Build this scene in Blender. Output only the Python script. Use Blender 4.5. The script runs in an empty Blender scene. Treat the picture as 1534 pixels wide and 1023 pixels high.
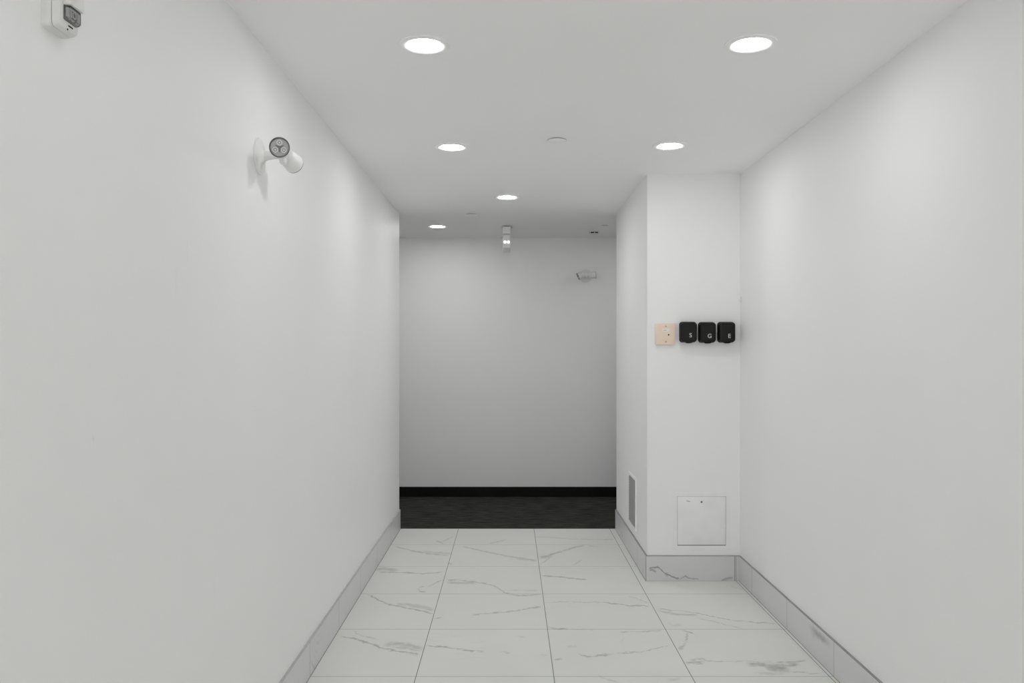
import bpy, bmesh, math, random
from mathutils import Vector, Matrix

C = bpy.context.scene.collection
PI = math.pi
random.seed(4)

# ------------------------------------------------------------------ layout (metres)
H = 2.52            # ceiling height
XL = -0.886         # left wall face
XR = 1.429          # right wall face
XC = 0.852          # side face of the projecting column
YC = 5.106          # front face of the column
YE = 6.58           # where the tiled passage meets the carpeted corridor
YB = 8.01           # corridor far wall
YN = -3.2           # wall behind the camera
TILE = 0.61       # tile length along the passage, and of each skirting piece
TILE_X = 0.604    # tile width across the passage, joint included
TX, TY = -0.412, 5.434
BASE_H, BASE_T = 0.152, 0.010

# ------------------------------------------------------------------ veins of the marble floor: (points, half width, strength)
FLOOR_VEINS = [
    ([(-0.837, 4.818), (-0.748, 4.702), (-0.693, 4.636), (-0.594, 4.574), (-0.499, 4.515), (-0.411, 4.46)], 0.012, 0.75),
    ([(-0.646, 4.621), (-0.578, 4.621), (-0.507, 4.585), (-0.414, 4.528)], 0.03, 0.45),
    ([(-0.801, 4.199), (-0.765, 4.14), (-0.701, 4.093), (-0.647, 4.065)], 0.009, 0.35),
    ([(-0.843, 4.105), (-0.768, 4.076), (-0.687, 4.012), (-0.608, 3.94), (-0.527, 3.906), (-0.422, 3.862)], 0.01, 0.8),
    ([(-0.616, 3.993), (-0.54, 4.007), (-0.477, 3.972), (-0.41, 3.932)], 0.028, 0.5),
    ([(-0.572, 3.958), (-0.504, 3.95), (-0.417, 3.906)], 0.014, 0.4),
    ([(-0.886, 5.363), (-0.816, 5.373), (-0.72, 5.343)], 0.035, 0.55),
    ([(-0.843, 5.295), (-0.661, 5.286), (-0.555, 5.257), (-0.418, 5.305)], 0.012, 0.6),
    ([(-0.499, 4.956), (-0.449, 5.067), (-0.41, 5.12)], 0.016, 0.55),
    ([(-0.558, 4.939), (-0.533, 4.878), (-0.489, 4.85)], 0.014, 0.6),
    ([(-0.554, 4.931), (-0.531, 4.973), (-0.512, 4.964)], 0.012, 0.45),
    ([(-0.836, 5.985), (-0.705, 5.866), (-0.582, 5.774), (-0.423, 5.717)], 0.014, 0.55),
    ([(-0.63, 5.831), (-0.514, 5.808), (-0.398, 5.762)], 0.03, 0.35),
    ([(-0.562, 6.174), (-0.478, 6.059)], 0.02, 0.5),
    ([(-0.512, 6.122), (-0.422, 6.333)], 0.016, 0.45),
    ([(-0.348, 5.985), (-0.191, 5.848), (-0.019, 5.706), (0.185, 5.587)], 0.018, 0.5),
    ([(0.036, 5.641), (0.117, 5.608), (0.188, 5.582)], 0.03, 0.4),
    ([(-0.175, 6.059), (-0.125, 6.103), (-0.014, 6.219)], 0.016, 0.45),
    ([(-0.415, 5.514), (-0.386, 5.493)], 0.02, 0.5),
    ([(-0.404, 5.12), (-0.316, 5.111), (-0.24, 5.085), (-0.139, 5.024), (-0.09, 4.981), (-0.028, 4.838), (0.054, 4.787), (0.189, 4.818)], 0.012, 0.6),
    ([(-0.394, 5.076), (-0.324, 5.05), (-0.202, 5.058)], 0.03, 0.45),
    ([(-0.04, 4.898), (0.186, 4.89)], 0.01, 0.25),
    ([(-0.22, 4.436), (-0.113, 4.47), (0.029, 4.504), (0.107, 4.557), (0.18, 4.585)], 0.009, 0.65),
    ([(-0.405, 4.387), (-0.358, 4.403)], 0.008, 0.5),
    ([(-0.411, 3.98), (-0.332, 3.966), (-0.273, 3.945), (-0.223, 3.919), (-0.118, 3.901)], 0.01, 0.9),
    ([(-0.051, 3.893), (0.006, 3.885)], 0.008, 0.4),
    ([(0.137, 3.855), (0.184, 3.86)], 0.007, 0.4),
    ([(0.026, 4.105), (0.076, 4.099)], 0.007, 0.3),
    ([(0.197, 6.291), (0.324, 6.28), (0.447, 6.221), (0.793, 6.204)], 0.016, 0.4),
    ([(0.191, 5.659), (0.282, 5.746), (0.376, 5.85), (0.466, 5.958), (0.556, 6.032)], 0.02, 0.6),
    ([(0.556, 6.032), (0.584, 6.006), (0.657, 5.974)], 0.018, 0.35),
    ([(0.195, 5.673), (0.25, 5.688), (0.312, 5.76)], 0.045, 0.5),
    ([(0.191, 5.454), (0.295, 5.716)], 0.02, 0.4),
    ([(0.413, 5.454), (0.497, 5.617)], 0.018, 0.35),
    ([(0.19, 5.219), (0.326, 5.178), (0.383, 5.15), (0.486, 5.126)], 0.012, 0.75),
    ([(0.192, 4.658), (0.311, 4.674), (0.421, 4.664), (0.532, 4.66)], 0.007, 0.4),
    ([(0.519, 4.662), (0.625, 4.624), (0.67, 4.595), (0.744, 4.604), (0.788, 4.575)], 0.01, 0.75),
    ([(0.684, 4.777), (0.728, 4.735), (0.757, 4.684), (0.79, 4.658)], 0.01, 0.5),
    ([(0.192, 4.248), (0.241, 4.222), (0.302, 4.215)], 0.01, 0.7),
    ([(0.302, 4.215), (0.446, 4.199)], 0.006, 0.3),
    ([(0.546, 4.162), (0.598, 4.178), (0.675, 4.178), (0.783, 4.194)], 0.008, 0.55),
    ([(0.547, 4.045), (0.567, 4.075)], 0.008, 0.35),
    ([(0.269, 3.963), (0.327, 3.974)], 0.006, 0.4),
    ([(0.314, 3.878), (0.362, 3.837), (0.419, 3.851), (0.494, 3.878)], 0.009, 0.7),
    ([(0.488, 3.877), (0.583, 3.889), (0.647, 3.906), (0.712, 3.949), (0.78, 3.978)], 0.007, 0.55),
    ([(0.2, 3.796), (0.248, 3.81)], 0.008, 0.55),
    ([(0.144, 3.857), (0.182, 3.86)], 0.006, 0.35),
    ([(0.383, 3.613), (0.434, 3.559), (0.478, 3.536)], 0.01, 0.4),
    ([(0.809, 4.554), (0.873, 4.523), (0.989, 4.494), (1.053, 4.442), (1.14, 4.373), (1.232, 4.333), (1.39, 4.299)], 0.009, 0.6),
    ([(0.807, 4.518), (0.897, 4.451), (1.02, 4.433)], 0.022, 0.5),
    ([(0.983, 4.4), (1.071, 4.333), (1.141, 4.267), (1.201, 4.224)], 0.008, 0.4),
    ([(0.819, 4.321), (0.851, 4.263), (0.9, 4.289)], 0.018, 0.25),
    ([(0.798, 3.921), (0.841, 3.976), (0.864, 4.042)], 0.022, 0.5),
    ([(0.855, 4.023), (0.87, 4.062), (0.905, 4.178)], 0.022, 0.5),
    ([(0.875, 4.203), (0.902, 4.178), (0.928, 4.152), (0.94, 4.081)], 0.012, 0.65),
    ([(0.796, 3.763), (0.84, 3.758), (0.895, 3.775)], 0.016, 0.8),
    ([(0.895, 3.775), (0.959, 3.775), (1.089, 3.785), (1.213, 3.772)], 0.006, 0.5),
    ([(1.213, 3.772), (1.287, 3.763), (1.322, 3.772), (1.369, 3.797)], 0.012, 0.6),
    ([(0.819, 3.78), (0.864, 3.809), (0.891, 3.814), (0.916, 3.785), (0.946, 3.775)], 0.01, 0.45),
    ([(1.076, 3.738), (1.146, 3.742), (1.201, 3.714), (1.254, 3.722), (1.322, 3.755)], 0.022, 0.7),
    ([(1.143, 3.709), (1.196, 3.698), (1.258, 3.706)], 0.05, 0.95),
    ([(1.243, 3.654), (1.32, 3.645), (1.398, 3.639)], 0.007, 0.55),
    ([(1.077, 3.634), (1.096, 3.639), (1.223, 3.629)], 0.01, 0.3),
    ([(1.333, 4.984), (1.395, 4.906)], 0.012, 0.4),
    ([(0.676, 3.565), (0.714, 3.573), (0.753, 3.588)], 0.02, 0.25),
]
FRONT_VEINS = [
    ([(0.86, 0.08), (0.888, 0.083), (0.919, 0.087), (0.94, 0.065), (0.97, 0.041), (1.001, 0.028), (1.052, 0.011)], 0.004, 0.9),
    ([(0.862, 0.067), (0.88, 0.067), (0.908, 0.057)], 0.006, 0.6),
    ([(0.957, 0.046), (0.97, 0.041), (0.983, 0.034)], 0.008, 0.6),
    ([(1.052, 0.011), (1.07, 0.018), (1.087, 0.03), (1.104, 0.02)], 0.004, 0.6),
    ([(1.07, 0.016), (1.087, 0.03), (1.108, 0.016), (1.156, 0.013), (1.169, 0.007)], 0.0035, 0.5),
    ([(1.307, 0.001), (1.337, 0.011), (1.385, 0.02)], 0.005, 0.5),
]


# ------------------------------------------------------------------ node helpers
class Nodes:
    def __init__(self, name):
        self.m = bpy.data.materials.new(name)
        self.m.use_nodes = True
        self.t = self.m.node_tree
        self.t.nodes.clear()
        self.out = self.t.nodes.new('ShaderNodeOutputMaterial')
    def n(self, typ, **kw):
        nd = self.t.nodes.new(typ)
        for k, v in kw.items():
            setattr(nd, k, v)
        return nd
    def link(self, a, b):
        self.t.links.new(a, b)
    def math(self, op, a, b=None, c=None, clamp=False):
        nd = self.n('ShaderNodeMath', operation=op, use_clamp=clamp)
        for i, v in enumerate((a, b, c)):
            if v is None:
                continue
            if isinstance(v, (int, float)):
                nd.inputs[i].default_value = v
            else:
                self.link(v, nd.inputs[i])
        return nd.outputs[0]
    def maprange(self, v, a, b, c, d, smooth=False):
        nd = self.n('ShaderNodeMapRange')
        if smooth:
            nd.interpolation_type = 'SMOOTHSTEP'
        self.link(v, nd.inputs[0])
        for i, x in zip((1, 2, 3, 4), (a, b, c, d)):
            if isinstance(x, (int, float)):
                nd.inputs[i].default_value = x
            else:
                self.link(x, nd.inputs[i])
        return nd.outputs[0]
    def noise(self, vec, scale, detail=3, rough=0.5, dist=0.0):
        nd = self.n('ShaderNodeTexNoise')
        nd.inputs['Scale'].default_value = scale
        nd.inputs['Detail'].default_value = detail
        nd.inputs['Roughness'].default_value = rough
        nd.inputs['Distortion'].default_value = dist
        self.link(vec, nd.inputs['Vector'])
        return nd.outputs['Fac']
    def pos(self):
        return self.n('ShaderNodeNewGeometry').outputs['Position']
    def xyz(self, vec):
        nd = self.n('ShaderNodeSeparateXYZ')
        self.link(vec, nd.inputs[0])
        return nd.outputs
    def scalevec(self, vec, s):
        nd = self.n('ShaderNodeVectorMath', operation='MULTIPLY')
        self.link(vec, nd.inputs[0])
        nd.inputs[1].default_value = s
        return nd.outputs[0]
    def mix(self, fac, a, b):
        nd = self.n('ShaderNodeMix', data_type='RGBA')
        if isinstance(fac, (int, float)):
            nd.inputs[0].default_value = fac
        else:
            self.link(fac, nd.inputs[0])
        for i, v in ((6, a), (7, b)):
            if isinstance(v, tuple):
                nd.inputs[i].default_value = (*v, 1)
            else:
                self.link(v, nd.inputs[i])
        return nd.outputs[2]
    def bump(self, h, strength, dist):
        nd = self.n('ShaderNodeBump')
        nd.inputs['Strength'].default_value = strength
        nd.inputs['Distance'].default_value = dist
        self.link(h, nd.inputs['Height'])
        return nd.outputs[0]
    def bsdf(self, col, rough=0.5, spec=0.5, metal=0.0, normal=None):
        b = self.n('ShaderNodeBsdfPrincipled')
        if isinstance(col, tuple):
            b.inputs['Base Color'].default_value = (*col, 1)
        else:
            self.link(col, b.inputs['Base Color'])
        if isinstance(rough, (int, float)):
            b.inputs['Roughness'].default_value = rough
        else:
            self.link(rough, b.inputs['Roughness'])
        b.inputs['Specular IOR Level'].default_value = spec
        b.inputs['Metallic'].default_value = metal
        if normal is not None:
            self.link(normal, b.inputs['Normal'])
        self.link(b.outputs[0], self.out.inputs[0])
        return b
    def curve(self, x, pts):
        nd = self.n('ShaderNodeFloatCurve')
        cv = nd.mapping.curves[0]
        nd.mapping.use_clip = False
        pts = sorted(pts)
        cv.points[0].location = pts[0]
        cv.points[1].location = pts[-1]
        for p in pts[1:-1]:
            cv.points.new(*p)
        for p in cv.points:
            p.handle_type = 'VECTOR'
        nd.mapping.update()
        self.link(x, nd.inputs['Value'])
        return nd.outputs[0]
    def veins(self, u, v, data, u0, us, v0, vs, wob, kw=1.0, ks=1.0):
        """grey level 0..1 of a set of hand-laid veins; u runs along them, v across (both metres)."""
        un = self.math('MULTIPLY_ADD', u, 1.0 / us, -u0 / us)
        vw = self.math('ADD', v, wob)
        vn = self.math('MULTIPLY_ADD', vw, 1.0 / vs, -v0 / vs)
        total = None
        for pts, hw, st in data:
            hw, st = hw * kw, min(1.0, st * ks)
            q = [((a - u0) / us, (b - v0) / vs) for a, b in pts]
            c = self.curve(un, [(0.0, q[0][1])] + q + [(1.0, q[-1][1])])
            a, b = q[0][0], q[-1][0]
            e = min(0.010, (b - a) * 0.3)
            w = self.curve(un, [(0.0, 0.0), (a, 0.0), (a + e, st), (b - e, st), (b, 0.0), (1.0, 0.0)])
            d = self.math('ABSOLUTE', self.math('SUBTRACT', vn, c))
            m = self.maprange(d, 0.0, hw / vs, 1.0, 0.0, smooth=True)
            m = self.math('MULTIPLY', m, w)
            total = m if total is None else self.math('MAXIMUM', total, m)
        return total

def simple(name, col, rough=0.5, spec=0.5, metal=0.0, bump=None):
    g = Nodes(name)
    nrm = None
    if bump:
        nrm = g.bump(g.noise(g.pos(), bump[0], 2), bump[1], bump[2])
    p = g.noise(g.pos(), 9.0, 2)
    f = g.maprange(p, 0.3, 0.7, 0.97, 1.03)
    mul = g.n('ShaderNodeMix', data_type='RGBA', blend_type='MULTIPLY')
    mul.inputs[0].default_value = 1.0
    mul.inputs[6].default_value = (*col, 1)
    cmb = g.n('ShaderNodeCombineColor')
    for i in range(3):
        g.link(f, cmb.inputs[i])
    g.link(cmb.outputs[0], mul.inputs[7])
    g.bsdf(mul.outputs[2], rough, spec, metal, nrm)
    return g.m

def paint(name, col, rough=0.55, scuffs=None):
    """painted drywall: faint roller texture"""
    g = Nodes(name)
    p = g.pos()
    nrm = g.bump(g.noise(p, 260.0, 2), 0.10, 0.0015)
    c = g.mix(g.maprange(g.noise(p, 1.3, 2), 0.35, 0.65, 0.0, 1.0), tuple(x * 0.985 for x in col), col)
    if scuffs:
        s = g.xyz(p)
        wob = g.maprange(g.noise(p, 60.0, 2), 0.3, 0.7, -0.004, 0.004)
        v = g.veins(s[2], s[1], scuffs, 0.0, 2.5, 1.0, 6.0, wob)
        c = g.mix(v, c, tuple(x * 0.55 for x in col))
    g.bsdf(c, rough, 0.35, 0, nrm)
    return g.m

WHITE = (0.92, 0.92, 0.92)
M = {}
M['wall'] = paint('wall paint', WHITE)
M['wall_left'] = paint('scuffed wall paint', WHITE, scuffs=[
    ([(1.55, 2.180), (1.66, 2.184)], 0.003, 0.10), ([(1.66, 2.255), (1.74, 2.258)], 0.003, 0.10),
    ([(1.23, 1.749), (1.245, 1.750)], 0.004, 0.35), ([(1.520, 4.378), (1.532, 4.380)], 0.006, 0.5),
    ([(0.62, 2.46), (0.78, 2.47)], 0.003, 0.10)])
M['ceiling'] = paint('ceiling paint', (0.93, 0.93, 0.93), 0.75)

def marble_floor():
    g = Nodes('marble tile floor')
    p = g.pos()
    s = g.xyz(p)
    # joints
    def joint(c, off, L):
        f = g.math('FRACT', g.math('MULTIPLY_ADD', c, 1.0 / L, -off / L + 20))
        d = g.math('SUBTRACT', 0.5, g.math('ABSOLUTE', g.math('SUBTRACT', f, 0.5)))
        return g.maprange(d, 0.0012 / L, 0.0021 / L, 1.0, 0.0)
    jx, jy = joint(s[0], TX, TILE_X), joint(s[1], TY, TILE)
    jy = g.math('MULTIPLY', jy, 0.8)
    gr = g.math('MAXIMUM', jx, jy)
    # grouted edge where the floor meets the skirting
    def line(c, at):
        return g.maprange(g.math('ABSOLUTE', g.math('SUBTRACT', c, at)), 0.0014, 0.0026, 0.75, 0.0)
    e = g.math('MAXIMUM', line(s[0], XL + BASE_T + 0.0015), line(s[0], XR - BASE_T - 0.0015))
    far = g.math('GREATER_THAN', s[1], YC - 0.02)
    e = g.math('MAXIMUM', e, g.math('MULTIPLY', line(s[0], XC - BASE_T - 0.0015), far))
    right = g.math('GREATER_THAN', s[0], XC - BASE_T)
    e = g.math('MAXIMUM', e, g.math('MULTIPLY', line(s[1], YC - BASE_T - 0.0035), right))
    gr = g.math('MAXIMUM', gr, e)
    fine = g.noise(g.scalevec(p, (9, 16, 1)), 2.2, 5, 0.62)
    wob = g.maprange(fine, 0.25, 0.75, -0.022, 0.022)
    v = g.veins(s[0], s[1], FLOOR_VEINS, -1.0, 2.6, 2.9, 3.9, wob, 1.55, 1.35)
    brk = g.maprange(g.noise(g.scalevec(p, (14, 30, 1)), 1.6, 4, 0.6), 0.34, 0.56, 0.45, 1.0)
    v = g.math('MULTIPLY', v, brk)
    # fine cloudy veining of the stone print, everywhere
    nz = g.noise(g.scalevec(p, (1.1, 2.6, 1)), 1.5, 5, 0.55, 0.9)
    ridge = g.maprange(g.math('ABSOLUTE', g.math('SUBTRACT', nz, 0.5)), 0.0, 0.012, 1.0, 0.0, smooth=True)
    gate = g.maprange(g.noise(p, 1.7, 2), 0.5, 0.66, 0.0, 1.0)
    near = g.maprange(s[1], 3.35, 3.6, 0.75, 0.10)
    v2 = g.math('MULTIPLY', g.math('MULTIPLY', ridge, gate), near)
    v = g.math('MAXIMUM', v, v2)
    base = g.mix(g.maprange(g.noise(p, 2.3, 3), 0.35, 0.7, 0.0, 1.0), FLOOR_A, FLOOR_B)
    c = g.mix(g.math('MULTIPLY', v, 0.62, clamp=True), base, (0.20, 0.20, 0.195))
    c = g.mix(gr, c, (0.13, 0.13, 0.125))
    nrm = g.bump(g.math('SUBTRACT', 1.0, gr), 0.25, 0.001)
    g.bsdf(c, 0.42, 0.35, 0, nrm)
    return g.m
FLOOR_A, FLOOR_B = (0.765, 0.77, 0.738), (0.79, 0.795, 0.763)
M['floor'] = marble_floor()

def marble_base(name, axis, off, data=None):
    """tile skirting: axis = world axis the pieces run along, seams every TILE"""
    g = Nodes(name)
    p = g.pos()
    s = g.xyz(p)
    f = g.math('FRACT', g.math('MULTIPLY_ADD', s[axis], 1.0 / TILE, -off / TILE + 20))
    d = g.math('SUBTRACT', 0.5, g.math('ABSOLUTE', g.math('SUBTRACT', f, 0.5)))
    gr = g.maprange(d, 0.0012 / TILE, 0.0022 / TILE, 1.0, 0.0)
    nz = g.noise(p, 2.1, 4, 0.55, 1.2)
    ridge = g.maprange(g.math('ABSOLUTE', g.math('SUBTRACT', nz, 0.5)), 0.0, 0.02, 1.0, 0.0, smooth=True)
    gate = g.maprange(g.noise(p, 3.1, 2), 0.55, 0.68, 0.0, 0.6)
    v = g.math('MULTIPLY', ridge, gate)
    if data:
        wob = g.maprange(g.noise(p, 40.0, 4, 0.6), 0.25, 0.75, -0.006, 0.006)
        v = g.math('MULTIPLY', v, 0.0)
        v = g.math('MAXIMUM', v, g.veins(s[0] if axis == 0 else s[1], s[2], data, 0.8 if axis == 0 else -3.2, 0.7 if axis == 0 else 9.8, 0.0, 0.16, wob, 2.1, 1.3))
    c = g.mix(g.math('MULTIPLY', v, 0.75, clamp=True), BASE_COL, (0.17, 0.17, 0.175))
    c = g.mix(gr, c, (0.22, 0.22, 0.215))
    g.bsdf(c, 0.35, 0.4)
    return g.m
BASE_COL = (0.70, 0.70, 0.705)
M['base_y'] = marble_base('marble skirting along passage', 1, TY)
M['base_right'] = marble_base('marble skirting right', 1, TY, [
    ([(3.64, 0.128), (3.72, 0.120), (3.80, 0.118), (3.86, 0.126), (3.90, 0.115)], 0.012, 0.55),
    ([(3.80, 0.110), (3.86, 0.100)], 0.012, 0.3)])
M['base_x'] = marble_base('marble skirting front', 0, 1.392, FRONT_VEINS)

def carpet():
    g = Nodes('charcoal carpet')
    p = g.pos()
    a = g.noise(g.scalevec(p, (4.0, 26.0, 1)), 1.6, 4, 0.6)
    b = g.noise(p, 180.0, 3, 0.7)
    h = g.math('ADD', g.math('MULTIPLY', a, 0.6), g.math('MULTIPLY', b, 0.4))
    c = g.mix(g.maprange(h, 0.38, 0.64, 0.0, 1.0), (0.012, 0.012, 0.011), (0.085, 0.085, 0.076))
    nrm = g.bump(b, 0.6, 0.004)
    g.bsdf(c, 0.95, 0.05, 0, nrm)
    return g.m
M['carpet'] = carpet()
M['black_vinyl'] = simple('black vinyl skirting', (0.006, 0.006, 0.006), 0.5, 0.15)
M['pale_caulk'] = simple('pale joint bead', (0.52, 0.52, 0.515), 0.6, 0.3)
M['caulk'] = simple('grey joint bead', (0.34, 0.34, 0.335), 0.6, 0.3)
M['white_plastic'] = simple('white plastic', (0.82, 0.82, 0.81), 0.38, 0.45)
M['device_plastic'] = simple('off white device plastic', (0.74, 0.74, 0.72), 0.42, 0.4)
M['white_trim'] = simple('white trim ring', (0.93, 0.93, 0.93), 0.5, 0.3)
M['white_metal'] = simple('white painted steel', (0.90, 0.90, 0.90), 0.5, 0.35)
M['seam'] = simple('dark seam', (0.09, 0.09, 0.09), 0.8, 0.1)
M['grey_seam'] = simple('grey seam', (0.20, 0.20, 0.20), 0.8, 0.1)
M['grey_panel'] = simple('grey panel paint', (0.36, 0.36, 0.345), 0.5, 0.3)
M['beige'] = simple('beige plastic', (0.90, 0.735, 0.60), 0.45, 0.35)
M['beige_side'] = simple('pale beige back box', (0.85, 0.76, 0.66), 0.5, 0.3)
M['beige_screw'] = simple('beige screw head', (0.62, 0.50, 0.41), 0.4, 0.5)
M['paper'] = simple('pale printed label', (0.90, 0.84, 0.78), 0.6, 0.2)
M['print'] = simple('grey print', (0.40, 0.37, 0.35), 0.6, 0.2)
M['rubber'] = simple('black rubber', (0.0055, 0.0055, 0.0055), 0.45, 0.28, bump=(400, 0.15, 0.001))
M['rubber_dark'] = simple('black safe body', (0.0025, 0.0025, 0.0025), 0.55, 0.15)
M['letter'] = simple('white lettering', (0.62, 0.62, 0.60), 0.5, 0.3)
M['reflector'] = simple('grey reflector', (0.46, 0.46, 0.46), 0.35, 0.5, 0.1)
M['bezel'] = simple('dark grey bezel', (0.17, 0.17, 0.17), 0.4, 0.4)
M['led'] = simple('pale lens dome', (0.92, 0.92, 0.92), 0.25, 0.5, 0.0)
M['chrome'] = simple('bright reflector', (0.80, 0.80, 0.80), 0.3, 0.5, 0.1)
M['steel'] = simple('dull steel', (0.35, 0.35, 0.35), 0.35, 0.5, 0.9)
M['tray'] = simple('mid grey tray', (0.26, 0.26, 0.26), 0.5, 0.4)
M['dark'] = simple('dark slot', (0.02, 0.02, 0.02), 0.6, 0.1)

def clear(name, col, rough=0.08):
    g = Nodes(name)
    b = g.bsdf(col, rough, 0.5)
    b.inputs['Transmission Weight'].default_value = 1.0
    b.inputs['IOR'].default_value = 1.4
    f = g.maprange(g.noise(g.pos(), 220.0, 2), 0.4, 0.6, rough, rough + 0.03)
    g.link(f, b.inputs['Roughness'])
    return g.m
M['lens'] = clear('clear strobe lens', (0.92, 0.92, 0.92), 0.0)

def glow(name, col, strength):
    g = Nodes(name)
    e = g.n('ShaderNodeEmission')
    f = g.maprange(g.noise(g.pos(), 30.0, 1), 0.3, 0.7, strength * 0.98, strength * 1.02)
    e.inputs[0].default_value = (*col, 1)
    g.link(f, e.inputs[1])
    g.link(e.outputs[0], g.out.inputs[0])
    return g.m
M['lamp'] = glow('led downlight diffuser', (0.994, 0.997, 1.0), 42.0)
M['lamp_corridor'] = glow('led corridor downlight diffuser', (0.994, 0.997, 1.0), 68.0)
M['lamp_mid'] = glow('led downlight diffuser further in', (0.994, 0.997, 1.0), 48.0)
M['lamp_far'] = glow('led downlight diffuser at the passage end', (0.994, 0.997, 1.0), 104.0)
M['lamp_near'] = glow('led downlight diffuser at the camera end', (0.994, 0.997, 1.0), 14.0)
M['exit_glow'] = glow('lit end lens of exit sign', (1.0, 1.0, 1.0), 0.95)

# ------------------------------------------------------------------ mesh helpers
def add_box(bm, x0, x1, y0, y1, z0, z1, bevel=0.0, seg=2, mat=None):
    r = bmesh.ops.create_cube(bm, size=1.0)
    vs = r['verts']
    for v in vs:
        v.co = Vector((x0 + (v.co.x + .5) * (x1 - x0), y0 + (v.co.y + .5) * (y1 - y0), z0 + (v.co.z + .5) * (z1 - z0)))
    if bevel:
        es = list({e for v in vs for e in v.link_edges})
        rr = bmesh.ops.bevel(bm, geom=es, offset=bevel, segments=seg, profile=0.5, affect='EDGES')
        vs = [v for v in bm.verts if v.is_valid and v in set(rr['verts'])] or vs
    if mat is not None:
        for v in vs:
            v.co = mat @ v.co
    return bm

def add_prism(bm, pts, y0, y1):
    """extrude an outline in the local x-z plane from y0 to y1"""
    a = [bm.verts.new((x, y0, z)) for x, z in pts]
    b = [bm.verts.new((x, y1, z)) for x, z in pts]
    bm.faces.new(a)
    bm.faces.new(list(reversed(b)))
    n = len(pts)
    for i in range(n):
        j = (i + 1) % n
        bm.faces.new((a[j], a[i], b[i], b[j]))

def rrect(x0, x1, z0, z1, r, n=6):
    pts = []
    for cx, cz, a0 in ((x1 - r, z1 - r, 0), (x0 + r, z1 - r, 90), (x0 + r, z0 + r, 180), (x1 - r, z0 + r, 270)):
        for k in range(n + 1):
            a = math.radians(a0 + 90.0 * k / n)
            pts.append((cx + r * math.cos(a), cz + r * math.sin(a)))
    return pts

def add_loft(bm, rings, cap0=True, cap1=True):
    """rings: list of lists of 3-D points with equal count"""
    vr = [[bm.verts.new(p) for p in ring] for ring in rings]
    n = len(vr[0])
    for a, b in zip(vr, vr[1:]):
        for i in range(n):
            j = (i + 1) % n
            bm.faces.new((a[i], a[j], b[j], b[i]))
    if cap0:
        bm.faces.new(list(reversed(vr[0])))
    if cap1:
        bm.faces.new(vr[-1])

def frame_of(axis):
    w = Vector(axis).normalized()
    u = w.orthogonal().normalized()
    return u, w.cross(u), w

def add_lathe(bm, prof, origin=(0, 0, 0), axis=(0, 0, 1), n=40, cap0=True, cap1=True):
    """prof: (radius, distance along axis)"""
    u, v, w = frame_of(axis)
    o = Vector(origin)
    rings = []
    for r, h in prof:
        rings.append([o + w * h + (u * math.cos(2 * PI * k / n) + v * math.sin(2 * PI * k / n)) * max(r, 1e-5) for k in range(n)])
    add_loft(bm, rings, cap0, cap1)

def add_tube(bm, pts, rad, n=14):
    rings = []
    for i, p in enumerate(pts):
        p = Vector(p)
        d = (Vector(pts[min(i + 1, len(pts) - 1)]) - Vector(pts[max(i - 1, 0)])).normalized()
        u, v, w = frame_of(d)
        if abs(d.z) < 0.95:
            u = d.cross(Vector((0, 0, 1))).normalized()
            v = d.cross(u)
        r = rad[i] if isinstance(rad, (list, tuple)) else rad
        rings.append([p + (u * math.cos(2 * PI * k / n) + v * math.sin(2 * PI * k / n)) * r for k in range(n)])
    add_loft(bm, rings)

def obj(name, bm, m, parent=None, smooth=True):
    bmesh.ops.recalc_face_normals(bm, faces=bm.faces)
    me = bpy.data.meshes.new(name)
    bm.to_mesh(me)
    bm.free()
    me.materials.append(M[m] if isinstance(m, str) else m)
    if smooth:
        for p in me.polygons:
            p.use_smooth = True
        try:
            me.set_sharp_from_angle(angle=math.radians(35))
        except Exception:
            pass
    o = bpy.data.objects.new(name, me)
    C.objects.link(o)
    if parent is not None:
        o.parent = parent
    return o

def thing(name, label, cat, loc=(0, 0, 0), rotz=0.0, group=None):
    o = bpy.data.objects.new(name, None)
    o.empty_display_size = 0.05
    C.objects.link(o)
    o.location = loc
    o.rotation_euler = (0, 0, rotz)
    tag(o, label, cat, group)
    return o

def tag(o, label, cat, group=None):
    o['label'] = label
    o['category'] = cat
    if group:
        o['group'] = group

def dup(root, loc, label, rotz=None, group=None):
    r = root.copy()
    C.objects.link(r)
    r.location = loc
    if rotz is not None:
        r.rotation_euler = (0, 0, rotz)
    r['label'] = label
    if group:
        r['group'] = group
    for ch in list(root.children):
        c = ch.copy()
        C.objects.link(c)
        c.parent = r
        for g in list(ch.children):
            d = g.copy()
            C.objects.link(d)
            d.parent = c
    return r

def struct(name, bm, m, smooth=False):
    o = obj(name, bm, m, None, smooth)
    o['kind'] = 'structure'
    return o

def B(*a, **k):
    return add_box(bmesh.new(), *a, **k)

# ------------------------------------------------------------------ the setting
XW, XE = -4.6, 5.0      # ends of the carpeted corridor
T = 0.15
bm = bmesh.new(); add_box(bm, XL - T, XR + T, YN - T, YE, -0.10, 0.0)
struct('floor', bm, 'floor')
bm = bmesh.new(); add_box(bm, XW - T, XE + T, YE, YB + T, -0.10, 0.0)
o = struct('floor_corridor', bm, 'carpet'); o.name = 'floor_carpet'
bm = bmesh.new(); add_box(bm, XW - T, XE + T, YN - T, YB + T, H, H + 0.12)
struct('ceiling', bm, 'ceiling')
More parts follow.
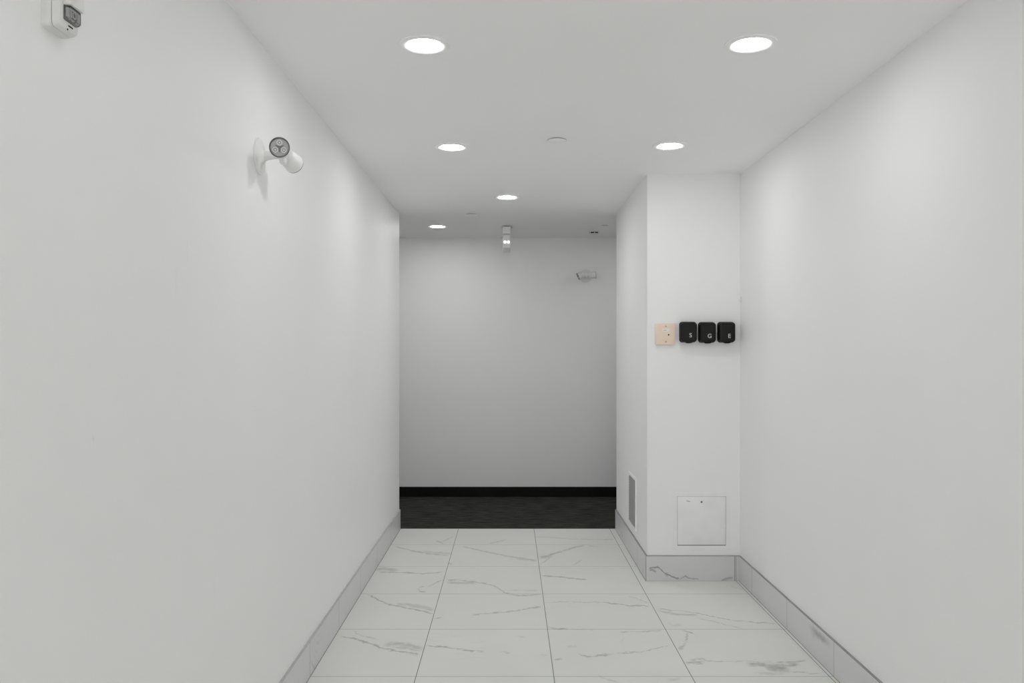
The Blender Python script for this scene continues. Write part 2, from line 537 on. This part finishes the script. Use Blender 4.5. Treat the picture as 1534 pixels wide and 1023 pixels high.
# left wall turns the corner into the corridor
bm = bmesh.new()
add_prism(bm, [(0, 0)] * 0 + [(XL, 0), (XL, H), (XL - T, H), (XL - T, 0)], YN, YE)
struct('wall_left', bm, 'wall_left')
struct('wall_corridor_left', B(XW, XL - T, YE - T, YE, 0, H), 'wall')
struct('wall_right', B(XR, XR + T, YN, YC, 0, H), 'wall')
struct('wall_column', B(XC, XR + T, YC, YE, 0, H), 'wall')
struct('wall_corridor_right', B(XR + T, XE, YE - T, YE, 0, H), 'wall')
struct('wall_back', B(XW, XE, YB, YB + T, 0, H), 'wall')
# unseen entrance opening added behind the camera to let in fill daylight
DX0, DX1, DH = -0.60, 1.14, 2.25
bm = bmesh.new()
add_box(bm, XL - T, DX0, YN - T, YN, 0, H); add_box(bm, DX1, XR + T, YN - T, YN, 0, H); add_box(bm, DX0, DX1, YN - T, YN, DH, H)
struct('wall_front', bm, 'wall')
bm = bmesh.new()
for x in (DX0, (DX0 + DX1) / 2 - 0.03, DX1 - 0.06):
    add_box(bm, x, x + 0.06, YN - 0.10, YN - 0.05, 0, DH)
add_box(bm, DX0, DX1, YN - 0.10, YN - 0.05, DH - 0.06, DH); add_box(bm, DX0, DX1, YN - 0.10, YN - 0.05, 0, 0.08)
struct('door_added', bm, 'bezel')
struct('wall_end_left', B(XW - T, XW, YE - T, YB + T, 0, H), 'wall')
struct('wall_end_right', B(XE, XE + T, YE - T, YB + T, 0, H), 'wall')

# marble skirting, each run with a thin bead of grey jointing along its top
def skirting(name, x0, x1, y0, y1, m, bead_m='caulk'):
    o = struct(name, B(x0, x1, y0, y1, 0.0, BASE_H), m)
    bead = obj('joint_bead', B(x0, x1, y0, y1, BASE_H, BASE_H + 0.0035), bead_m, o, False)
    return o
skirting('baseboard_left', XL, XL + BASE_T, YN, YE, 'base_y', 'pale_caulk')
skirting('baseboard_right', XR - BASE_T, XR, YN, YC - BASE_T, 'base_right')
skirting('baseboard_front', XC - BASE_T, XR - 0.0, YC - BASE_T, YC, 'base_x')
skirting('baseboard_column', XC - BASE_T, XC, YC, YE, 'base_y')
struct('baseboard_back', B(XW, XE, YB - 0.006, YB, 0.0, 0.098, bevel=0.002), 'black_vinyl')
# thin vertical caulk lines where the front skirting is mitred at its two ends
struct('trim_1', B(XC - BASE_T - 0.0008, XC - BASE_T + 0.0022, YC - BASE_T - 0.0008, YC - BASE_T + 0.001, 0.0, BASE_H), 'grey_seam')
struct('trim_2', B(1.3985, 1.4008, YC - BASE_T - 0.0006, YC - BASE_T + 0.0004, 0.0, BASE_H), 'grey_seam')

# ------------------------------------------------------------------ recessed downlights
def downlight(loc, label, lamp='lamp', group='round recessed downlights'):
    t = thing('downlight', label, 'ceiling light', loc, 0, group)
    bm = bmesh.new()
    # dished white trim ring (profile drawn downward from the ceiling)
    add_lathe(bm, [(0.092, 0.0), (0.0915, 0.003), (0.089, 0.005), (0.080, 0.0062), (0.072, 0.0058), (0.064, 0.003), (0.0595, 0.0008)],
              (0, 0, 0), (0, 0, -1), 64, False, False)
    obj('trim_ring', bm, 'white_trim', t)
    bm = bmesh.new()
    add_lathe(bm, [(0.0610, 0.0012), (0.0590, 0.0032), (0.0, 0.0048)], (0, 0, 0), (0, 0, -1), 40, False, False)
    obj('diffuser', bm, lamp, t)
    return t
d0 = downlight((-0.305, 2.936, H), 'large near recessed downlight in the ceiling close to the left wall')
dup(d0, (0.857, 2.927, H), 'large near recessed downlight in the ceiling close to the right wall')
m0 = downlight((-0.312, 4.414, H), 'second recessed downlight from the camera along the left ceiling row', 'lamp_mid')
dup(m0, (0.852, 4.386, H), 'recessed downlight in the ceiling just in front of the column')
downlight((-0.020, 5.86, H), 'single recessed downlight in the middle of the ceiling before the corridor', 'lamp_far')
# left row goes on overhead; the two lights behind it are added for brightness
n0 = downlight((-0.305, 1.46, H), 'recessed downlight of the left ceiling row above the camera, outside the picture', 'lamp_near')
dup(n0, (-0.305, -0.02, H), 'recessed downlight added for light behind the camera, outside the picture')
dup(n0, (0.276, -1.70, H), 'recessed downlight added for light at the far rear of the passage, outside the picture')
c0 = downlight((-0.640, 7.25, H), 'small far recessed downlight in the corridor ceiling near the left corner', 'lamp_corridor')
dup(c0, (1.60, 7.25, H), 'recessed corridor downlight hidden round the right corner')
dup(c0, (-2.30, 7.25, H), 'recessed corridor downlight added for light, unseen round the left corner')  # unseen lamp, added to brighten the corridor

# ------------------------------------------------------------------ flat round plates on the ceiling
def plate(loc, r, label):
    t = thing('sprinkler_cover', label, 'sprinkler cover', loc, 0, 'flat round covers on the ceiling')
    bm = bmesh.new()
    add_lathe(bm, [(r * 0.80, 0.0), (r * 0.80, 0.004)], (0, 0, 0), (0, 0, -1), 40)
    obj('cup', bm, 'grey_seam', t)
    bm = bmesh.new()
    add_lathe(bm, [(r * 0.98, 0.004), (r, 0.005), (r, 0.0062), (r * 0.97, 0.0072), (0.0, 0.0075)], (0, 0, 0), (0, 0, -1), 48, True, False)
    obj('disc', bm, 'white_trim', t)
    return t
plate((0.242, 4.26, H), 0.048, 'flat white round cover plate on the ceiling beside the right near lights')
plate((-0.310, 6.62, H), 0.052, 'faint flat white round cover plate at the ceiling edge of the corridor')
plate((0.828, 7.20, H), 0.034, 'small pale round cover on the corridor ceiling near the column corner')

# smoke detector on the corridor ceiling
t = thing('smoke_detector', 'white ceiling smoke detector with dark vent slots at the corridor right', 'smoke detector', (0.772, 7.55, H))
bm = bmesh.new(); add_lathe(bm, [(0.048, 0.0), (0.048, 0.006), (0.046, 0.009), (0.040, 0.011)], (0, 0, 0), (0, 0, -1), 40); obj('mounting_base', bm, 'white_plastic', t)
bm = bmesh.new(); add_lathe(bm, [(0.040, 0.010), (0.040, 0.0225)], (0, 0, 0), (0, 0, -1), 40); obj('sensor_core', bm, 'dark', t)
for k in range(6):
    bm = bmesh.new()
    a = 2 * PI * (k + 0.5) / 6
    mt = Matrix.Rotation(a, 4, 'Z')
    add_box(bm, 0.039, 0.044, -0.003, 0.003, -0.0228, -0.0095, mat=mt)
    obj('vent_rib', bm, 'white_plastic', t, False)
bm = bmesh.new(); add_lathe(bm, [(0.043, 0.0225), (0.044, 0.025), (0.040, 0.030), (0.026, 0.034), (0.0, 0.035)], (0, 0, 0), (0, 0, -1), 40, True, False); obj('cap', bm, 'white_plastic', t)

# ------------------------------------------------------------------ exit sign hung edge-on from the corridor ceiling
t = thing('exit_sign', 'slim white ceiling sign seen edge-on, hanging in the corridor', 'exit sign', (-0.029, 7.32, H))
bm = bmesh.new(); add_lathe(bm, [(0.055, 0.0), (0.055, 0.004), (0.045, 0.013), (0.030, 0.016)], (0, 0, 0), (0, 0, -1), 32); obj('canopy', bm, 'white_plastic', t)
bm = bmesh.new(); add_box(bm, -0.034, 0.034, -0.16, 0.16, -0.080, -0.014, bevel=0.006, seg=3); obj('housing', bm, 'white_plastic', t)
bm = bmesh.new(); add_box(bm, -0.034, 0.034, -0.158, 0.158, -0.206, -0.082, bevel=0.010, seg=3); obj('sign_panel', bm, 'white_plastic', t)
pn = t.children[-1]
bm = bmesh.new()
for sx in (-1, 1):
    add_lathe(bm, [(0.013, 0.0), (0.013, 0.003), (0.009, 0.006), (0.0, 0.007)], (sx * 0.0155, -0.158, -0.150), (0, -1, 0), 20, True, False)
obj('lamp_lens', bm, 'exit_glow', pn)
bm = bmesh.new(); add_box(bm, -0.027, 0.027, -0.161, -0.1575, -0.185, -0.178, bevel=0.001); obj('clip', bm, 'chrome', pn)

# ------------------------------------------------------------------ twin-head emergency lights (local -Y points out of the wall)
def emergency_light(loc, rotz, label, ax1, ax2, p1, p2):
    t = thing('emergency_light', label, 'emergency light', loc, rotz, 'twin headed emergency lights')
    bm = bmesh.new()
    add_lathe(bm, [(0.064, 0.0), (0.064, 0.004), (0.061, 0.0075), (0.050, 0.010), (0.030, 0.013), (0.020, 0.022)], (0, 0, 0), (0, -1, 0), 48)
    obj('mounting_plate', bm, 'white_plastic', t)
    bm = bmesh.new()
    add_tube(bm, [(0, -0.010, 0), (0, -0.030, 0.002), (0, -0.055, 0.004), (0, -0.080, 0.004)], [0.023, 0.016, 0.0135, 0.0135], 20)
    obj('arm', bm, 'white_plastic', t)
    bm = bmesh.new()
    add_tube(bm, [(-0.026, -0.084, 0.006), (0.0, -0.088, 0.002), (0.026, -0.084, 0.003)], [0.012, 0.016, 0.012], 18)
    add_lathe(bm, [(0.014, 0.0), (0.013, 0.014), (0.008, 0.020), (0.0, 0.021)], (0.0, -0.086, -0.008), (0.05, 0, -1), 20, True, False)
    obj('swivel', bm, 'white_plastic', t)
    for ax, p in ((ax1, p1), (ax2, p2)):
        w = Vector(ax).normalized()
        bm = bmesh.new()
        add_lathe(bm, [(0.004, -0.004), (0.020, 0.0), (0.0285, 0.008), (0.0315, 0.022), (0.0335, 0.050), (0.0350, 0.058), (0.0350, 0.062), (0.0325, 0.064), (0.0310, 0.0595)],
                  p, w, 40, True, True)
        h = obj('lamp_head', bm, 'white_plastic', t)
        bm = bmesh.new()
        add_lathe(bm, [(0.0345, 0.0615), (0.0348, 0.0655), (0.0320, 0.0665), (0.0308, 0.0640), (0.0308, 0.0605)], p, w, 40, False, False)
        obj('bezel', bm, 'bezel', h)
        u, v, _ = frame_of(w)
        if abs(w.z) < 0.9:
            v = (Vector((0, 0, 1)) - w * w.z).normalized()
            u = v.cross(w)
        q = Vector(p) + w * 0.0602
        bm = bmesh.new()
        add_lathe(bm, [(0.0312, 0.0596), (0.0300, 0.0615), (0.006, 0.0608), (0.0, 0.0606)], p, w, 40, False, False)
        obj('reflector', bm, 'reflector', h)
        bm = bmesh.new()
        for a in (90, 210, 330):
            c = q + (u * math.cos(math.radians(a)) + v * math.sin(math.radians(a))) * 0.0165
            add_lathe(bm, [(0.0098, 0.0005), (0.0095, 0.0042), (0.0070, 0.0046)], c, w, 18, False, False)
            add_lathe(bm, [(0.0030, 0.0005), (0.0028, 0.003), (0.0, 0.0034)], c, w, 12, True, False)
        obj('led_ring', bm, 'led', h)
        bm = bmesh.new()
        for a in (30, 150, 270):
            d = u * math.cos(math.radians(a)) + v * math.sin(math.radians(a))
            s = w.cross(d)
            a0, b0 = q + d * 0.001 + w * 0.0022, q + d * 0.017 + w * 0.0024
            f = [a0 + s * 0.0030, b0 + s * 0.0006, b0 - s * 0.0006, a0 - s * 0.0030]
            add_loft(bm, [f, [x + w * 0.0012 for x in f]])
        obj('divider', bm, 'bezel', h)
    return t
emergency_light((XL, 2.90, 2.113), PI / 2,
    'white emergency light with two lamp heads high on the left wall, grey lens facing us',
    (-1.0, -0.16, -0.10), (0.95, -0.20, -0.22), (-0.026, -0.088, 0.016), (0.024, -0.090, 0.006))
emergency_light((0.738, YB, 2.150), 0.0,
    'small white emergency light with two lamp heads on the far corridor wall',
    (-0.93, -0.06, -0.42), (0.96, 0.05, 0.10), (-0.024, -0.085, 0.014), (0.022, -0.088, -0.004))

# ------------------------------------------------------------------ fire alarm strobe, cut by the top of the picture
t = thing('fire_alarm', 'white fire alarm strobe at the top of the left wall, cut by the picture edge', 'fire alarm', (XL, 1.591, 2.114), PI / 2)
w2, h2 = 0.038, 0.070
def alarm_rings(steps, r):
    bm = bmesh.new()
    add_loft(bm, [[(x, y, z) for x, z in rrect(-w2 + i, w2 - i, -h2 + i, h2 - i, r)] for y, i in steps])
    return bm
obj('mounting_box', alarm_rings(((0.0, 0.0), (-0.016, 0.0), (-0.0185, 0.0015)), 0.010), 'device_plastic', t)
obj('gap', alarm_rings(((-0.0185, 0.004), (-0.0200, 0.004)), 0.008), 'seam', t)
hs = obj('housing', alarm_rings(((-0.0200, 0.0012), (-0.027, 0.002), (-0.032, 0.0040), (-0.0345, 0.008)), 0.010), 'device_plastic', t)
# slot and small round hole under the strobe
obj('slot', B(-0.006, 0.010, -0.0353, -0.0342, -0.0595, -0.0570), 'dark', hs, False)
bm = bmesh.new(); add_lathe(bm, [(0.0018, 0.0), (0.0018, 0.0008)], (-0.006, -0.0330, -0.0655), (0, -1, 0), 16); obj('pin_hole', bm, 'dark', hs)
# strobe: grey reflector tray with pale ribs and ring imitating its reflections behind a clear lens, white hood over it
bm = bmesh.new(); add_box(bm, -0.022, 0.022, -0.0362, -0.0344, -0.051, 0.030, bevel=0.001)
st = obj('reflector_tray', bm, 'tray', t)
bm = bmesh.new()
for x in (-0.0180, -0.0115, 0.0120, 0.0170):
    add_box(bm, x, x + 0.0028, -0.0415, -0.0363, -0.045, -0.028, bevel=0.0005)
add_lathe(bm, [(0.0068, 0.0), (0.0066, 0.004), (0.0048, 0.004), (0.0046, 0.0)], (0.002, -0.0363, -0.0365), (0, -1, 0), 20, False, False)
obj('reflector', bm, 'chrome', st)
bm = bmesh.new(); add_tube(bm, [(-0.013, -0.0385, -0.0290), (0.0, -0.040, -0.0290), (0.013, -0.0385, -0.0290)], 0.0018, 10); obj('flash_tube', bm, 'led', st)
bm = bmesh.new()
add_loft(bm, [[(x, y, z) for x, z in rrect(-0.023 + i, 0.023 - i, -0.052 + i, -0.0245, 0.003)] for y, i in ((-0.0346, 0.0), (-0.042, 0.001), (-0.0455, 0.003))])
obj('strobe_lens', bm, 'lens', t)
bm = bmesh.new(); add_box(bm, -0.0240, 0.0245, -0.0500, -0.0335, -0.0242, 0.033, bevel=0.003); obj('hood', bm, 'device_plastic', t)

# ------------------------------------------------------------------ beige key switch plate on the column
t = thing('switch_plate', 'beige wall plate with small label and keyhole, left of the black key safes', 'wall plate', (0.9610, YC, 1.530))
bm = bmesh.new(); add_box(bm, -0.057, 0.057, -0.016, 0.0, -0.064, 0.062, bevel=0.003); obj('back_box', bm, 'beige_side', t)
bm = bmesh.new(); add_box(bm, -0.0605, 0.0605, -0.021, -0.0155, -0.0665, 0.0650, bevel=0.0022); fp = obj('face_plate', bm, 'beige', t)
for z in (0.046, -0.048):
    bm = bmesh.new(); add_lathe(bm, [(0.0062, 0.0), (0.006, 0.0012), (0.003, 0.002)], (0.003, -0.021, z), (0, -1, 0), 20); s = obj('screw', bm, 'beige_screw', t)
    obj('screw_slot', B(-0.001, 0.007, -0.0232, -0.0226, z - 0.0006, z + 0.0006), 'print', s, False)
bm = bmesh.new(); add_box(bm, -0.020, 0.026, -0.0216, -0.0208, 0.014, 0.033, bevel=0.0002, seg=1); lb = obj('name_label', bm, 'paper', t)
lb['label'] = 'pale printed label'
bm = bmesh.new(); add_box(bm, -0.012, 0.008, -0.0219, -0.0214, 0.0205, 0.0235); obj('print_line', bm, 'print', lb, False)
bm = bmesh.new(); add_lathe(bm, [(0.0065, 0.0), (0.006, 0.0012), (0.0045, 0.0018)], (0.0195, -0.021, -0.006), (0, -1, 0), 20); ky = obj('key_cylinder', bm, 'beige_screw', t)
bm = bmesh.new(); add_lathe(bm, [(0.0042, 0.0), (0.0042, 0.0006)], (0.0195, -0.0227, -0.006), (0, -1, 0), 16); obj('keyhole', bm, 'dark', ky)

# ------------------------------------------------------------------ black key safes lettered S, G, E
def letter_mesh(ch, size, x, y, z):
    cu = bpy.data.curves.new('letter', 'FONT')
    cu.body = ch; cu.size = size; cu.extrude = 0.0006; cu.offset = 0.0003
    cu.align_x = 'CENTER'; cu.align_y = 'CENTER'
    tmp = bpy.data.objects.new('tmp', cu)
    C.objects.link(tmp)
    bpy.context.view_layer.update()
    me = bpy.data.meshes.new_from_object(tmp.evaluated_get(bpy.context.evaluated_depsgraph_get()))
    bpy.data.objects.remove(tmp)
    bpy.data.curves.remove(cu)
    me.transform(Matrix.Translation((x, y, z)) @ Matrix.Rotation(PI / 2, 4, 'X'))
    me.materials.clear(); me.materials.append(M['letter'])
    o = bpy.data.objects.new('letter', me)
    C.objects.link(o)
    return o

def key_safe(loc, ch, lx, lz, label):
    t = thing('key_safe', label, 'key safe', loc, 0, 'black lettered key safes on the column')
    bm = bmesh.new()
    add_loft(bm, [[(x, y, z) for x, z in rrect(-0.049 + i, 0.049 - i, -0.060 + i, 0.060 - i, 0.014)] for y, i in ((-0.0015, 0.004), (-0.004, 0.0), (-0.030, 0.0))])
    obj('safe_body', bm, 'rubber_dark', t)
    obj('mounting_plate', B(-0.040, 0.040, -0.0015, 0.0, -0.050, 0.050), 'steel', t, False)
    # moulded weather cover: waisted skirt, pillowed face
    bm = bmesh.new()
    prof = ((-0.012, 0.0005), (-0.014, -0.0015), (-0.022, -0.0015), (-0.028, 0.0020), (-0.046, 0.0012), (-0.054, 0.0025), (-0.059, 0.0060), (-0.0615, 0.0120), (-0.0625, 0.022))
    add_loft(bm, [[(x, y, z) for x, z in rrect(-0.051 + i, 0.051 - i, -0.062 + i, 0.063 - i, 0.018)] for y, i in prof])
    cv = obj('weather_cover', bm, 'rubber', t)
    # finger tab under the cover
    bm = bmesh.new()
    add_loft(bm, [[(x, y, z) for x, z in [(-0.024, -0.058), (-0.020, -0.0655), (-0.010, -0.0685), (0.010, -0.0685), (0.020, -0.0655), (0.024, -0.058)]] for y in (-0.034, -0.052)])
    obj('finger_tab', bm, 'rubber', t)
    # ridge across the upper face
    bm = bmesh.new(); add_box(bm, -0.030, 0.030, -0.0638, -0.0620, 0.038, 0.041, bevel=0.0006); obj('ridge', bm, 'rubber', cv)
    l = letter_mesh(ch, 0.036, lx, -0.0628, lz)
    l.parent = cv
    l['label'] = 'white letter ' + ch
    return t
KZ = 1.431 + (524 - 498.0) / 1232 * 5.08
def kx(px): return (px - 764) / 1232 * 5.075
key_safe((kx(1031.0), YC, KZ + 0.002), 'S', 0.008, -0.021, 'black key safe lettered S, next to the beige plate')
key_safe((kx(1059.3), YC, KZ + 0.000), 'G', 0.008, -0.023, 'black key safe lettered G, in the middle of the three')
key_safe((kx(1088.2), YC, KZ + 0.001), 'E', 0.010, -0.024, 'black key safe lettered E, closest to the right wall corner')

# ------------------------------------------------------------------ white access hatch low on the column front
t = thing('access_panel', 'square white access panel with a small lock low on the column front', 'access panel', (1.1880, YC, 0.0))
def pz(py): return 1.431 + (524 - py) / 1232 * 5.106
def pxx(px): return (px - 764) / 1232 * 5.106 - 1.1880
x0, x1, z0, z1 = pxx(1008.5), pxx(1094.0), pz(824.3), pz(737.5)
a0, a1, c0z, c1z = pxx(1014.6), pxx(1087.4), pz(817.0), pz(743.4)
def ring_frame(x0, x1, z0, z1, a0, a1, c0, c1, y0, y1):
    bm = bmesh.new()
    def loop(p, q, r, s, y): return [(p, y, r), (q, y, r), (q, y, s), (p, y, s)]
    rings = [loop(x0, x1, z0, z1, y0), loop(x0 + .0008, x1 - .0008, z0 + .0008, z1 - .0008, y1), loop(a0, a1, c0, c1, y1), loop(a0, a1, c0, c1, y0)]
    add_loft(bm, rings, False, False)
    return bm
obj('frame', ring_frame(x0, x1, z0, z1, a0, a1, c0z, c1z, 0.0, -0.0028), 'white_metal', t, False)
obj('gap', B(a0, a1, -0.0006, 0.0, c0z, c1z), 'seam', t, False)  # dark sheet: shade in the door gap put in as colour
bm = bmesh.new(); add_box(bm, a0 + .0012, a1 - .0022, -0.0040, -0.0006, c0z + .0042, c1z - .0012, bevel=0.0006); dr = obj('door', bm, 'white_metal', t)
bm = bmesh.new(); add_lathe(bm, [(0.0095, 0.0), (0.009, 0.0014), (0.006, 0.0018)], (pxx(1050.6), -0.0040, pz(751.6)), (0, -1, 0), 24); lk = obj('cam_lock', bm, 'white_metal', dr)
bm = bmesh.new(); add_lathe(bm, [(0.0062, 0.0), (0.0062, 0.0006)], (pxx(1050.6), -0.0057, pz(751.6)), (0, -1, 0), 18); obj('key_slot', bm, 'bezel', lk)
bm = bmesh.new(); add_prism(bm, [(pxx(1027.5), pz(750.2)), (pxx(1032.5), pz(751.3)), (pxx(1034.5), pz(751.2)), (pxx(1033), pz(750.4)), (pxx(1029), pz(749.6))], -0.0045, -0.0039); obj('scratch', bm, 'caulk', dr, False)

# ------------------------------------------------------------------ narrow grey panel on the column side (local -Y faces the passage)
t = thing('wall_grille', 'grey wall panel in a thin white frame low on the side of the column', 'wall panel', (XC, 5.712, 0.0), -PI / 2)
fx, fz0, fz1 = 0.165, 0.205, 0.563
obj('frame', ring_frame(-fx, fx, fz0, fz1, -fx + .018, fx - .018, fz0 + .018, fz1 - .018, 0.0, -0.006), 'white_metal', t, False)
obj('recess', B(-fx + .018, fx - .018, -0.0005, 0.0, fz0 + .018, fz1 - .018), 'seam', t, False)
bm = bmesh.new()
n = 17
for k in range(n):
    z = fz0 + .024 + (fz1 - fz0 - .048) * (k + .5) / n
    mt = Matrix.Translation((0, -0.0035, z)) @ Matrix.Rotation(math.radians(-20), 4, 'X')
    add_box(bm, -fx + .0185, fx - .0185, -0.0006, 0.0006, -0.0085, 0.0085, mat=mt)
obj('slats', bm, 'grey_panel', t, False)

# ------------------------------------------------------------------ little white hook on the right wall by the corner
t = thing('wall_hook', 'tiny white hook on the right wall near the column corner', 'hook', (XR, 5.075, 1.742), -PI / 2)
bm = bmesh.new(); add_box(bm, -0.007, 0.007, -0.004, 0.0, -0.016, 0.016, bevel=0.0015); obj('hook_plate', bm, 'white_plastic', t)
bm = bmesh.new(); add_tube(bm, [(0, -0.004, -0.004), (0, -0.010, -0.010), (0, -0.015, -0.008), (0, -0.016, -0.001)], 0.0025, 10); obj('prong', bm, 'white_plastic', t)

# ------------------------------------------------------------------ world, camera, view
w = bpy.data.worlds.new('world'); bpy.context.scene.world = w
w.use_nodes = True
w.node_tree.nodes['Background'].inputs[0].default_value = (1.0, 0.995, 0.985, 1)
w.node_tree.nodes['Background'].inputs[1].default_value = 2.2

cam = bpy.data.cameras.new('camera')
co = bpy.data.objects.new('camera', cam)
C.objects.link(co)
co.location = (0, 0, 1.431)
co.rotation_euler = (PI / 2, 0, 0)
cam.sensor_width = 36.0
cam.lens = 36.0 * 1232 / 1534
cam.shift_x = 3.0 / 1534
cam.shift_y = 12.5 / 1534
cam.clip_start = 0.02
bpy.context.scene.camera = co

sc = bpy.context.scene
sc.view_settings.view_transform = 'Standard'
sc.view_settings.look = 'None'
sc.view_settings.gamma = 1.0
sc.view_settings.use_curve_mapping = False
sc.view_settings.exposure = 0.54
sc.cycles.max_bounces = 12
sc.cycles.diffuse_bounces = 9
sc.cycles.use_light_tree = False
sc.cycles.use_denoising = True
sc.cycles.caustics_reflective = False
sc.cycles.sample_clamp_indirect = 6.0
